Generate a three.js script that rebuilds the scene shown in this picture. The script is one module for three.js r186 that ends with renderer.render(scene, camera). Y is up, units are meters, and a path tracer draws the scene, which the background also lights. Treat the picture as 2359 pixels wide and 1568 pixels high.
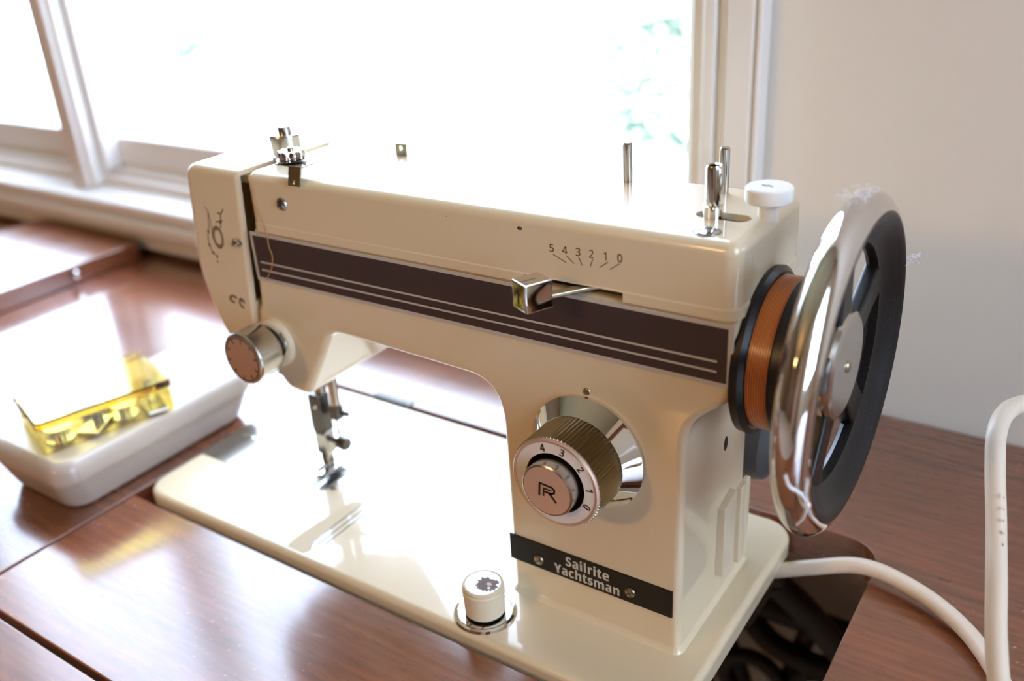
import * as THREE from 'three';
import { mergeGeometries } from 'three/addons/utils/BufferGeometryUtils.js';
import { RoundedBoxGeometry } from 'three/addons/geometries/RoundedBoxGeometry.js';
import { RectAreaLightUniformsLib } from 'three/addons/lights/RectAreaLightUniformsLib.js';
import { ImprovedNoise } from 'three/addons/math/ImprovedNoise.js';
import { FontLoader } from 'three/addons/loaders/FontLoader.js';
import { TextGeometry } from 'three/addons/geometries/TextGeometry.js';
import { Brush, Evaluator, SUBTRACTION } from 'three-bvh-csg';

// ---------------------------------------------------------------- camera, sky, light, exposure
const Y0 = 0.756;                       // height of the machine bed above the floor
const TY = Y0 - 0.006;                  // table top
const scene = new THREE.Scene();
const renderer = new THREE.WebGLRenderer({ antialias: true });
renderer.toneMapping = THREE.LinearToneMapping;
renderer.toneMappingExposure = 1.0;
renderer.shadowMap.enabled = true;
RectAreaLightUniformsLib.init();

const camera = new THREE.PerspectiveCamera(40.064, 2359 / 1568, 0.01, 200);
camera.position.set(0.5502, Y0 + 0.3648, 0.303);
camera.matrixAutoUpdate = true;
{
  const right = new THREE.Vector3(0.82843827, -0.05921201, -0.55694163);
  const up = new THREE.Vector3(-0.1948042, 0.90184643, -0.38564795);
  const back = new THREE.Vector3(0.52511081, 0.42798009, 0.73558935);
  camera.quaternion.setFromRotationMatrix(new THREE.Matrix4().makeBasis(right, up, back));
}
camera.focus = 0.468;
camera.userData.fStop = camera.getFocalLength() / 7.0;    // an entrance pupil of 7 mm
scene.add(camera);

scene.background = new THREE.Color().setRGB(0.75, 0.92, 1.20);
scene.backgroundIntensity = 9.5;

const LAMP_WATT = 14.5;                    // warm ceiling lamp behind the camera

// ---------------------------------------------------------------- helpers
const V2 = (x, y) => new THREE.Vector2(x, y), V3 = (x, y, z) => new THREE.Vector3(x, y, z);
let seed = 7;
const rnd = () => { seed = (seed * 1664525 + 1013904223) >>> 0; return seed / 4294967296; };
const noise = new ImprovedNoise();
const taken = {};
const numbered = (n) => { taken[n] = (taken[n] ?? -1) + 1; return taken[n] ? `${n}_${String(taken[n]).padStart(3, '0')}` : n; };
function mesh(name, geo, mat, parent, label) {
  const m = new THREE.Mesh(Array.isArray(geo) ? join(geo) : geo, mat);
  m.name = parent ? name : numbered(name);
  m.castShadow = m.receiveShadow = true;
  if (label) m.userData.label = label;
  (parent ?? scene).add(m);
  return m;
}
function strip(g) { g = g.index ? g.toNonIndexed() : g; for (const k of Object.keys(g.attributes)) if (!['position', 'normal', 'uv'].includes(k)) g.deleteAttribute(k); g.clearGroups(); if (!g.attributes.uv) g.setAttribute('uv', new THREE.BufferAttribute(new Float32Array(g.attributes.position.count * 2), 2)); return g; }
function join(list) { return mergeGeometries(list.map(strip)); }
function thing(name, label, category, pos = [0, 0, 0], turn = 0, group) {
  const g = new THREE.Group(); g.name = numbered(name); g.position.set(...pos); g.rotation.y = turn;
  g.userData.label = label; g.userData.category = category; if (group) g.userData.group = group;
  scene.add(g); return g;
}
function tag(o, label, category, group) { o.userData.label = label; o.userData.category = category; if (group) o.userData.group = group; return o; }
function struct(name, geo, mat, parent) { const m = mesh(name, geo, mat, parent); if (!parent) { m.name = name; m.userData.kind = 'structure'; } return m; }
// normals weighted by face area, so that flat faces stay flat up to their rounded edges
function creased(g, angle) {
  g = g.index ? g.toNonIndexed() : g; const p = g.attributes.position, n = p.count / 3, F = new Float32Array(n * 3), U = new Float32Array(n * 3), at = new Map(), key = [];
  const a = V3(), b = V3(), c = V3(), cosA = Math.cos(angle);
  for (let f = 0; f < n; f++) {
    a.fromBufferAttribute(p, 3 * f); b.fromBufferAttribute(p, 3 * f + 1); c.fromBufferAttribute(p, 3 * f + 2);
    for (const [k, v] of [[0, a], [1, b], [2, c]]) { const h = `${Math.round(v.x * 1e6)},${Math.round(v.y * 1e6)},${Math.round(v.z * 1e6)}`; key[3 * f + k] = h; (at.get(h) ?? at.set(h, []).get(h)).push(f); }
    b.sub(a); c.sub(a); b.cross(c); const l = b.length() || 1e-20; F[3 * f] = b.x; F[3 * f + 1] = b.y; F[3 * f + 2] = b.z; U[3 * f] = b.x / l; U[3 * f + 1] = b.y / l; U[3 * f + 2] = b.z / l;
  }
  const N3 = new Float32Array(n * 9);
  for (let i = 0; i < n * 3; i++) {
    const f = (i / 3) | 0; let x = 0, y = 0, z = 0;
    for (const o of at.get(key[i])) if (U[3 * f] * U[3 * o] + U[3 * f + 1] * U[3 * o + 1] + U[3 * f + 2] * U[3 * o + 2] > cosA) { x += F[3 * o]; y += F[3 * o + 1]; z += F[3 * o + 2]; }
    const l = Math.hypot(x, y, z); if (l < 1e-20) { x = U[3 * f]; y = U[3 * f + 1]; z = U[3 * f + 2]; }
    N3[3 * i] = x / (l || 1); N3[3 * i + 1] = y / (l || 1); N3[3 * i + 2] = z / (l || 1);
  }
  g.setAttribute('normal', new THREE.BufferAttribute(N3, 3)); return g;
}
const smooth = (g, a = 0.6) => { g = g.clone(); g.deleteAttribute('normal'); return creased(g, a); };
function box(x0, x1, y0, y1, z0, z1, r = 0, seg = 2) {
  const w = x1 - x0, h = y1 - y0, d = z1 - z0;
  const g = r ? new RoundedBoxGeometry(w, h, d, seg, Math.min(r, w / 2, h / 2, d / 2) * 0.999) : new THREE.BoxGeometry(w, h, d);
  g.translate((x0 + x1) / 2, (y0 + y1) / 2, (z0 + z1) / 2); return g;
}
// turned shape: list of [radius, height]; axis 'x' | 'y' | 'z'; placed at p
function lathe(pts, axis, p = [0, 0, 0], seg = 48, crease = 0.5) {
  let g = new THREE.LatheGeometry(pts.map(([r, h]) => V2(Math.max(r, 0), h)), seg);
  g = smooth(g, crease);
  if (axis === 'x') g.rotateZ(-Math.PI / 2); if (axis === 'z') g.rotateX(Math.PI / 2);
  g.translate(...p); return g;
}
const disc = (r, h0, h1, b = 0) => [[0, h0], [r - b, h0], [r, h0 + b], [r, h1 - b], [r - b, h1], [0, h1]];
function tube(pts, r, seg = 60, rs = 10, closed = false) {
  return new THREE.TubeGeometry(new THREE.CatmullRomCurve3(pts.map((p) => V3(...p)), closed, 'centripetal'), seg, r, rs, closed);
}
const ball = (r, p, s = [1, 1, 1], n = 14) => { const g = new THREE.SphereGeometry(r, n * 2, n); g.scale(...s); g.translate(...p); return g; };
// rounded rectangle stacked in rings: profile is [[inset, y], ...]
function slab(x0, x1, z0, z1, rc, profile, cs = 8, crease = 0.5, capBottom = true, keep = 1) {
  const pos = [], idx = [], n = 4 * (cs + 1);
  for (const [ins, y] of profile) {
    const r = Math.max(rc - ins * keep, 0.0004);
    for (let c = 0; c < 4; c++) {
      const cx = (c === 0 || c === 3) ? x1 - ins - r : x0 + ins + r, cz = c < 2 ? z1 - ins - r : z0 + ins + r;
      for (let k = 0; k <= cs; k++) { const a = c * Math.PI / 2 + k / cs * Math.PI / 2; pos.push(cx + r * Math.cos(a), y, cz + r * Math.sin(a)); }
    }
  }
  for (let j = 0; j + 1 < profile.length; j++) for (let k = 0; k < n; k++) {
    const a = j * n + k, b = j * n + (k + 1) % n, c = a + n, d = b + n; idx.push(a, c, b, b, c, d);
  }
  const cap = (j, up) => { const m = pos.length / 3; pos.push((x0 + x1) / 2, profile[j][1], (z0 + z1) / 2); for (let k = 0; k < n; k++) { const a = j * n + k, b = j * n + (k + 1) % n; up ? idx.push(m, b, a) : idx.push(m, a, b); } };
  if (capBottom) cap(0, false); cap(profile.length - 1, true);
  let g = new THREE.BufferGeometry(); g.setAttribute('position', new THREE.Float32BufferAttribute(pos, 3)); g.setIndex(idx);
  return creased(g, crease);
}
const edgeTop = (y0, y1, r, n = 6, ins0 = 0) => { const p = [[ins0, y0]]; for (let k = 0; k <= n; k++) { const a = k / n * Math.PI / 2; p.push([ins0 + r - r * Math.cos(a), y1 - r + r * Math.sin(a)]); } return p; };
function outline(cmds) { const s = new THREE.Shape(); for (const [c, ...a] of cmds) c === 'M' ? s.moveTo(...a) : c === 'L' ? s.lineTo(...a) : c === 'Q' ? s.quadraticCurveTo(...a) : s.bezierCurveTo(...a); return s; }
function extrude(shape, z0, z1, bevel = 0, bs = 4, crease = 0.6, cseg = 10) {
  const g = new THREE.ExtrudeGeometry(shape, { depth: z1 - z0 - 2 * bevel, bevelEnabled: bevel > 0, bevelSize: bevel, bevelThickness: bevel, bevelOffset: -bevel, bevelSegments: bs, curveSegments: cseg });
  g.translate(0, 0, z0 + bevel); return smooth(g, crease);
}
// flat extrusion laid into the horizontal plane: shape given in (x, z)
function plate(shape, y0, y1, bevel = 0, bs = 2, cseg = 10) { const g = extrude(shape, -y1, -y0, bevel, bs, 0.6, cseg); g.rotateX(Math.PI / 2); return g; }
function stroke(points, w, t, z) { // flat printed line along a polyline in xy, t thick, lying on plane z
  const out = [];
  for (let i = 0; i + 1 < points.length; i++) { const [a, b] = [points[i], points[i + 1]], l = Math.hypot(b[0] - a[0], b[1] - a[1]); const g = new THREE.BoxGeometry(l + w, w, t); g.rotateZ(Math.atan2(b[1] - a[1], b[0] - a[0])); g.translate((a[0] + b[0]) / 2, (a[1] + b[1]) / 2, z); out.push(g); }
  return out;
}
const font = await new FontLoader().loadAsync('fonts/droid/droid_sans_regular.typeface.json');
const fontBold = await new FontLoader().loadAsync('fonts/droid/droid_sans_bold.typeface.json');
function text(s, size, t, f = font, sx = 1) { const g = new TextGeometry(s, { font: f, size, depth: t, curveSegments: 5, bevelEnabled: false }); g.computeBoundingBox(); const b = g.boundingBox; g.translate(-(b.min.x + b.max.x) / 2, -(b.min.y + b.max.y) / 2, 0); g.scale(sx, 1, 1); return g; }

// ---------------------------------------------------------------- textures and materials
function tex(w, h, f, srgb = true) {
  const d = new Uint8Array(w * h * 4);
  for (let y = 0; y < h; y++) for (let x = 0; x < w; x++) { const c = f(x / w, y / h), o = (y * w + x) * 4; d[o] = c[0]; d[o + 1] = c[1]; d[o + 2] = c[2]; d[o + 3] = 255; }
  const t = new THREE.DataTexture(d, w, h); t.magFilter = THREE.LinearFilter; t.minFilter = THREE.LinearFilter; t.wrapS = t.wrapT = THREE.MirroredRepeatWrapping;
  if (srgb) t.colorSpace = THREE.SRGBColorSpace; t.needsUpdate = true; return t;
}
const N = (x, y, z = 0) => noise.noise(x, y, z);
const clamp = (v) => Math.max(0, Math.min(255, v));
// wood: grain runs along u; one tile covers 0.8 m x 0.8 m
const woodAt = (u, v, z) => {
  const warp = 0.35 * N(u * 3, v * 5, z) + 0.12 * N(u * 9, v * 14, z + 3);
  const band = N(u * 1.6, v * 16 + warp * 5, z + 1), fine = N(u * 14, v * 210, z + 2), pore = N(u * 60, v * 640, z + 5), broad = N(u * 2.2, v * 4, z + 7);
  return { k: band * 0.55 + broad * 0.45, fine, pore };
};
const woodMap = (z, base) => tex(1600, 1600, (u, v) => {
  const w = woodAt(u, v, z); const s = 1 + 0.42 * w.k + 0.16 * w.fine + (w.pore > 0.36 ? -0.10 : 0);
  const dust = N(u * 300, v * 300, z + 11) > 0.58 && N(u * 7, v * 7, z + 13) > 0.12 ? 50 : 0;
  return [clamp(base[0] * s + dust), clamp(base[1] * (s - 0.08 * w.k) + dust), clamp(base[2] * (s - 0.14 * w.k) + dust)];
});
const woodRough = tex(512, 512, (u, v) => { const a = 128 + 46 * N(u * 6, v * 30, 21) + 26 * N(u * 40, v * 160, 22); return [a, a, a]; }, false);
const P = (o) => new THREE.MeshPhysicalMaterial(o);
const S = (o) => new THREE.MeshStandardMaterial(o);
const rgb = (r, g, b) => new THREE.Color(`rgb(${r},${g},${b})`);
const M = {
  cream: P({ color: rgb(225, 209, 176), roughness: 0.32, clearcoat: 1, clearcoatRoughness: 0.04 }),
  cream2: P({ color: rgb(222, 207, 176), roughness: 0.35, clearcoat: 0.6, clearcoatRoughness: 0.12 }),
  chrome: P({ color: rgb(226, 226, 224), metalness: 1, roughness: 0.05 }),
  chromeDull: P({ color: rgb(200, 198, 192), metalness: 1, roughness: 0.22 }),
  steel: P({ color: rgb(190, 188, 184), metalness: 1, roughness: 0.16 }),
  agedSteel: P({ color: rgb(170, 160, 135), metalness: 1, roughness: 0.3 }),
  darkSteel: P({ color: rgb(110, 108, 104), metalness: 1, roughness: 0.35 }),
  blackPaint: P({ color: rgb(20, 20, 21), roughness: 0.34, specularIntensity: 0.7 }),
  blackMatt: S({ color: rgb(18, 18, 19), roughness: 0.7 }),
  iron: S({ color: rgb(20, 19, 19), roughness: 0.6 }),
  ink: S({ color: rgb(38, 33, 28), roughness: 0.6 }),
  inkFaded: S({ color: rgb(86, 76, 60), roughness: 0.7 }),
  stain: S({ color: rgb(120, 92, 62), roughness: 0.8 }),
  brownFilm: P({ color: rgb(58, 42, 42), roughness: 0.38 }),
  alu: P({ color: rgb(206, 203, 196), metalness: 0.35, roughness: 0.42 }),
  copper: P({ color: rgb(196, 110, 52), roughness: 0.35, clearcoat: 0.5, clearcoatRoughness: 0.2 }),
  copperDark: S({ color: rgb(70, 36, 18), roughness: 0.6 }),
  whitePlastic: P({ color: rgb(244, 244, 238), roughness: 0.3, transmission: 0.0 }),
  beigeKnob: P({ color: rgb(222, 208, 178), roughness: 0.45 }),
  ringWhite: S({ color: rgb(226, 220, 214), roughness: 0.5 }),
  pinkAlu: P({ color: rgb(214, 186, 168), metalness: 0.55, roughness: 0.4 }),
  badge: P({ color: rgb(14, 14, 15), roughness: 0.42, specularIntensity: 0.6 }),
  badgeText: S({ color: rgb(206, 200, 186), roughness: 0.5 }),
  boxPlastic: P({ color: rgb(184, 170, 156), roughness: 0.34, clearcoat: 0.5, clearcoatRoughness: 0.12 }),
  amber: P({ color: new THREE.Color().setRGB(1.0, 0.93, 0.62), roughness: 0.06, transmission: 1, thickness: 0.003, ior: 1.49, attenuationColor: new THREE.Color().setRGB(1.0, 0.74, 0.10), attenuationDistance: 0.045 }),
  clearYellow: P({ color: new THREE.Color().setRGB(0.98, 0.92, 0.62), roughness: 0.04, transmission: 1, thickness: 0, ior: 1.45 }),
  cord: P({ color: rgb(228, 214, 194), roughness: 0.42, clearcoat: 0.25, clearcoatRoughness: 0.3 }),
  motor: S({ color: rgb(70, 70, 72), roughness: 0.5 }),
  rubber: S({ color: rgb(30, 31, 36), roughness: 0.5 }),
  thread: S({ color: rgb(186, 136, 86), roughness: 0.8 }),
  lint: S({ color: rgb(236, 236, 236), roughness: 1 }),
  panelling: S({ color: rgb(104, 80, 58), roughness: 0.6 }),
  wall: S({ color: rgb(222, 214, 202), roughness: 0.85 }),
  trim: P({ color: rgb(226, 222, 217), roughness: 0.4, clearcoat: 0.3, clearcoatRoughness: 0.3 }),
  ceiling: S({ color: rgb(150, 138, 120), roughness: 0.9 }),
  pane: P({ color: 0xffffff, roughness: 0, transmission: 1, thickness: 0, ior: 1.45 }),
  sheathing: S({ color: rgb(196, 190, 180), roughness: 0.9 }),
  leaf: S({ color: rgb(90, 105, 90), roughness: 0.7, side: THREE.DoubleSide }),
  bark: S({ color: rgb(150, 140, 120), roughness: 0.9 }),
  lawn: S({ color: rgb(196, 206, 176), roughness: 1 }),
  lampGlow: S({ color: 0x000000, emissive: new THREE.Color().setRGB(1, 0.60, 0.26), emissiveIntensity: 6, roughness: 1 }),
};
M.blackDusty = P({ color: 0xffffff, map: tex(512, 512, (u, v) => { const d = N(u * 90, v * 90, 31) > 0.52 ? 90 * Math.min(1, 0.5 + N(u * 6, v * 6, 33)) : 0, e = N(u * 40, v * 40, 35) * 6; const k = clamp(20 + d + e); return [k, k, clamp(k + 1)]; }), roughness: 0.34, specularIntensity: 0.7 });
M.blackDusty.map.repeat.set(6, 1);
const woodTex = woodMap(0, [130, 73, 45]), woodTex2 = woodMap(40, [124, 69, 43]);
const wood = (map) => P({ map, roughnessMap: woodRough, roughness: 0.42, ior: 1.75, clearcoat: 1, clearcoatRoughness: 0.13 });
M.wood = wood(woodTex); M.wood2 = wood(woodTex2);
M.woodEdge = P({ map: woodTex2, roughness: 0.5, color: rgb(235, 225, 215) });
M.carpet = S({ color: rgb(176, 168, 160), roughness: 1 });
// planar uv in metres for wood: grain along the given axis
function woodUV(g, along = 'x', s = 0.8, du = 0, dv = 0) {
  g = g.index ? g.toNonIndexed() : g; const p = g.attributes.position, n = g.attributes.normal, uv = new Float32Array(p.count * 2);
  for (let i = 0; i < p.count; i++) {
    const q = [p.getX(i), p.getY(i), p.getZ(i)], m = [Math.abs(n.getX(i)), Math.abs(n.getY(i)), Math.abs(n.getZ(i))];
    const a = along === 'x' ? 0 : 2, b = along === 'x' ? 2 : 0;
    uv[2 * i] = (m[a] > 0.8 ? q[1] : q[a]) / s + du; uv[2 * i + 1] = (m[b] > 0.8 ? q[1] : q[b]) / s + dv;
  }
  g.setAttribute('uv', new THREE.BufferAttribute(uv, 2)); return g;
}

// ---------------------------------------------------------------- room
const RX0 = -2.9, RX1 = 1.6, RZ0 = -0.356, RZ1 = 4.2, RY1 = 2.5, TH = 0.14;
{
  struct('floor', box(RX0 - TH, RX1 + TH, -0.1, 0, RZ0 - TH, RZ1 + TH), M.carpet);
  struct('ceiling', box(RX0 - TH, RX1 + TH, RY1, RY1 + 0.1, RZ0 - TH, RZ1 + TH), M.ceiling);
  struct('wall_front', box(RX0, RX1, 0, RY1, RZ1, RZ1 + TH), M.panelling);
  // window wall: openings left (two sashes side by side)
  const wb = Y0 + 0.03, wt = 2.28, wx0 = -2.36, wx1 = 0.262;
  struct('wall_back', [box(RX0, RX1, 0, wb, RZ0 - TH, RZ0), box(RX0, RX1, wt, RY1, RZ0 - TH, RZ0), box(RX0, wx0, wb, wt, RZ0 - TH, RZ0), box(wx1, RX1, wb, wt, RZ0 - TH, RZ0)], M.wall);
  // side walls, each with its own window
  const sideWall = (name, win, xi, xo, mat, z0, z1, b, t) => {
    const [a, c] = [Math.min(xi, xo), Math.max(xi, xo)];
    struct(name, [box(a, c, 0, b, RZ0 - TH, RZ1), box(a, c, t, RY1, RZ0 - TH, RZ1), box(a, c, b, t, RZ0 - TH, z0), box(a, c, b, t, z1, RZ1)], mat);
    const w = new THREE.Group(); w.name = win; w.userData.kind = 'structure'; scene.add(w);
    const m0 = (a + c) / 2 - 0.02, m1 = m0 + 0.04;
    mesh('window_frame', [box(m0, m1, b, b + 0.05, z0, z1), box(m0, m1, t - 0.05, t, z0, z1), box(m0, m1, b + 0.05, t - 0.05, z0, z0 + 0.05), box(m0, m1, b + 0.05, t - 0.05, z1 - 0.05, z1), box(m0 + 0.005, m1 - 0.005, b + 0.05, t - 0.05, (z0 + z1) / 2 - 0.02, (z0 + z1) / 2 + 0.02)], M.trim, w);
    mesh('pane', box(m0 + 0.018, m0 + 0.0185, b + 0.05, t - 0.05, z0 + 0.05, z1 - 0.05), M.pane, w);
  };
  struct('wall_left', box(RX0 - TH, RX0, 0, RY1, RZ0 - TH, RZ1 + TH), M.panelling);
  sideWall('wall_right', 'window_3', RX1, RX1 + TH, M.wall, -0.05, 0.75, 0.84, 2.1);

  const zs0 = -0.425, zs1 = -0.398;      // sash depth
  const sash = (name, x0, x1, gx0, gx1) => {
    const w = new THREE.Group(); w.name = name; w.userData.kind = 'structure'; scene.add(w);
    const gb = Y0 + 0.118, gt = wt - 0.07;
    mesh('bottom_rail', box(x0, x1, Y0 + 0.075, gb, zs0, zs1, 0.004), M.trim, w);
    mesh('top_rail', box(x0, x1, gt, wt - 0.02, zs0, zs1, 0.004), M.trim, w);
    mesh('stile', box(x0, gx0, Y0 + 0.075, wt - 0.02, zs0, zs1 - 0.0005, 0.004), M.trim, w);
    mesh('stile', box(gx1, x1, Y0 + 0.075, wt - 0.02, zs0, zs1 - 0.0005, 0.004), M.trim, w);
    mesh('pane', box(gx0 - 0.004, gx1 + 0.004, gb - 0.004, gt + 0.004, -0.412, -0.4115), M.pane, w);
    return w;
  };
  sash('window_1', -0.604, 0.262, -0.566, 0.236);
  sash('window_2', -1.46, -0.628, -1.42, -0.664);
  sash('window_4', -2.36, -1.53, -2.32, -1.57);
  // mullion post between the sashes, with beads
  struct('trim_8', box(-1.53, -1.46, Y0 + 0.0605, wt, zs0, -0.356, 0.004), M.trim);
  struct('trim_1', [box(-0.628, -0.604, Y0 + 0.0605, wt, zs0, -0.385, 0.002), box(-0.604, -0.560, Y0 + 0.0605, wt, -0.40, -0.356, 0.005), box(-0.597, -0.567, Y0 + 0.0605, wt, -0.357, -0.350, 0.003), box(-0.560, -0.549, Y0 + 0.08, wt, -0.40, -0.372, 0.003)], M.trim);
  // sub-sill behind the stool
  struct('trim_2', [box(wx0, wx1, Y0 + 0.03, Y0 + 0.079, -0.49, -0.384, 0.003), box(wx0, wx1, Y0 + 0.052, Y0 + 0.072, -0.386, -0.372, 0.004)], M.trim);
  // stool and the ledge below it
  struct('trim_3', [box(wx0 - 0.06, wx1 + 0.07, Y0 + 0.044, Y0 + 0.0605, -0.385, -0.322, 0.006, 4)], M.trim);
  struct('trim_4', [box(wx0 - 0.05, wx1 + 0.06, Y0 + 0.026, Y0 + 0.0442, -0.356, -0.317, 0.006, 4), box(wx0 - 0.04, wx1 + 0.05, Y0 + 0.001, Y0 + 0.027, -0.356, -0.334, 0.004, 3)], M.trim);
  // right casing with a stepped moulding, jamb
  struct('trim_5', [box(0.2705, 0.318, Y0 + 0.0605, wt + 0.06, -0.356, -0.344, 0.003), box(0.274, 0.284, Y0 + 0.0605, wt + 0.06, -0.346, -0.3395, 0.003, 3), box(0.290, 0.313, Y0 + 0.0605, wt + 0.06, -0.346, -0.3375, 0.0035, 3), box(0.3135, 0.3183, Y0 + 0.0605, wt + 0.06, -0.346, -0.337, 0.002, 3)], M.trim);
  struct('trim_6', [box(0.2605, 0.2715, Y0 + 0.0605, wt, -0.41, -0.351, 0.002), box(0.247, 0.2612, Y0 + 0.072, wt, -0.398, -0.38, 0.003)], M.trim);
  struct('trim_7', box(wx0 - 0.06, wx1 + 0.06, wt, wt + 0.06, -0.357, -0.34, 0.004), M.trim);
  struct('baseboard_back', box(RX0, RX1, 0, 0.12, RZ0, RZ0 + 0.016, 0.003), M.trim);

  // lawn and shrubs outside
  const lawn = mesh('lawn', box(-14, 12, -0.9, -0.801, -22, -0.6), M.lawn); tag(lawn, 'pale sunlit lawn outside the window', 'lawn'); lawn.userData.kind = 'stuff';
  const leafG = new THREE.BufferGeometry();
  leafG.setAttribute('position', new THREE.Float32BufferAttribute([0, -1, 0, 0.45, 0, 0.12, 0, 1, 0, -0.45, 0, 0.12], 3)); leafG.setIndex([0, 1, 2, 0, 2, 3]); leafG.computeVertexNormals();
  const shrub = (x, y, z, rx, ry, n, size, label) => {
    const t = thing('shrub', label, 'shrub', [x, -0.8, z], 0, 'shrubs outside the window');
    mesh('stem', [tube([[0, 0, 0], [0.04, y * 0.5 + 0.4, 0.03], [0, y + 0.8, 0]], 0.014, 12, 7), tube([[0.02, y * 0.4 + 0.3, 0.02], [rx * 0.5, y + 0.7, 0.1]], 0.009, 8, 6), tube([[0.02, y * 0.4 + 0.3, 0], [-rx * 0.5, y + 0.75, -0.1]], 0.009, 8, 6)], M.bark, t);
    const im = new THREE.InstancedMesh(leafG, M.leaf, n); im.name = 'foliage'; im.userData.kind = 'stuff';
    const m = new THREE.Matrix4(), q = new THREE.Quaternion(), e = new THREE.Euler();
    const cl = []; for (let k = 0; k < 9; k++) cl.push([(rnd() * 2 - 1) * rx * 0.7, (rnd() * 2 - 1) * ry * 0.7, (rnd() * 2 - 1) * rx * 0.5]);
    for (let i = 0; i < n; i++) {
      const c = cl[i % 9], a = rnd() * 6.283, b = Math.acos(2 * rnd() - 1), r = Math.cbrt(rnd()) * rx * 0.45;
      e.set(rnd() * 6, rnd() * 6, rnd() * 6); q.setFromEuler(e); const s = size * (0.6 + 0.8 * rnd());
      m.compose(V3(c[0] + r * Math.sin(b) * Math.cos(a), y + 0.8 + c[1] + r * Math.cos(b), c[2] + r * Math.sin(b) * Math.sin(a)), q, V3(s, s, s)); im.setMatrixAt(i, m);
    }
    im.castShadow = im.receiveShadow = true; t.add(im);
  };
  shrub(-1.22, 0.44, -3.2, 0.27, 0.32, 430, 0.03, 'leafy green shrub seen through the glass next to the plain window casing');
  shrub(-3.96, 0.56, -3.2, 0.26, 0.24, 90, 0.035, 'sparse pale shrub outside, seen beside the window mullion post');
  shrub(-1.86, 0.42, -3.25, 0.22, 0.18, 60, 0.026, 'thin twiggy shrub in the middle of the lawn');
}

// ---------------------------------------------------------------- room behind the camera, mirrored by the chrome
{
  const d = new THREE.Group(); d.name = 'door_1'; d.userData.kind = 'structure'; scene.add(d);
  mesh('door_leaf', woodUV(box(RX1 - 0.04, RX1 - 0.001, 0.005, 2.05, 1.15, 1.97), 'z', 0.9), M.woodEdge, d);
  for (const [z0, z1, y0, y1] of [[1.24, 1.52, 0.2, 0.95], [1.60, 1.88, 0.2, 0.95], [1.24, 1.52, 1.1, 1.9], [1.60, 1.88, 1.1, 1.9]]) mesh('door_panel', woodUV(box(RX1 - 0.05, RX1 - 0.038, y0, y1, z0, z1, 0.004), 'z', 0.9), M.woodEdge, d);
  mesh('door_handle', lathe([[0, 0], [0.012, 0], [0.012, 0.03], [0.026, 0.035], [0.028, 0.055], [0, 0.065]], 'x', [0, 0, 0], 24).rotateY(Math.PI).translate(RX1 - 0.04, 1.0, 1.22), M.chromeDull, d);
  const w = thing('wardrobe', 'tall dark wooden wardrobe against the panelled wall', 'wardrobe', [0.75, 0, RZ1]);
  mesh('carcass', woodUV(box(-0.55, 0.55, 0.06, 2.0, -0.55, -0.03), 'x', 0.9), M.woodEdge, w);
  mesh('plinth', box(-0.53, 0.53, 0, 0.06, -0.52, -0.05), M.woodEdge, w);
  for (const k of [-1, 1]) { const dr = mesh('wardrobe_door', woodUV(box(k < 0 ? -0.54 : 0.004, k < 0 ? -0.004 : 0.54, 0.08, 1.98, -0.572, -0.551, 0.003), 'x', 0.9), M.woodEdge, w); mesh('knob', ball(0.016, [k * 0.05, 1.02, -0.59]), M.chromeDull, dr); }
}

// ---------------------------------------------------------------- ceiling lamp behind the camera
{
  const lp = [-0.45, 1.86, 2.1];
  const t = thing('pendant_lamp', 'warm round pendant lamp hanging from the ceiling', 'lamp', [lp[0], lp[1], lp[2]]);
  mesh('bulb', ball(0.11, [0, 0, 0], [1, 1, 1], 16), M.lampGlow, t);
  mesh('stem', lathe(disc(0.008, 0.12, 0.61), 'y'), M.chromeDull, t);
  mesh('canopy', lathe([[0, 0.64], [0.06, 0.64], [0.05, 0.61], [0, 0.605]], 'y'), M.chromeDull, t);
  mesh('lamp_holder', lathe(disc(0.03, 0.09, 0.14, 0.004), 'y'), M.chromeDull, t);
  const l = new THREE.PointLight(new THREE.Color().setRGB(1, 0.58, 0.22), LAMP_WATT / 4.2, 0, 2); l.position.set(...lp); l.castShadow = true; l.shadow.radius = 5.5; scene.add(l);
}

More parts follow.
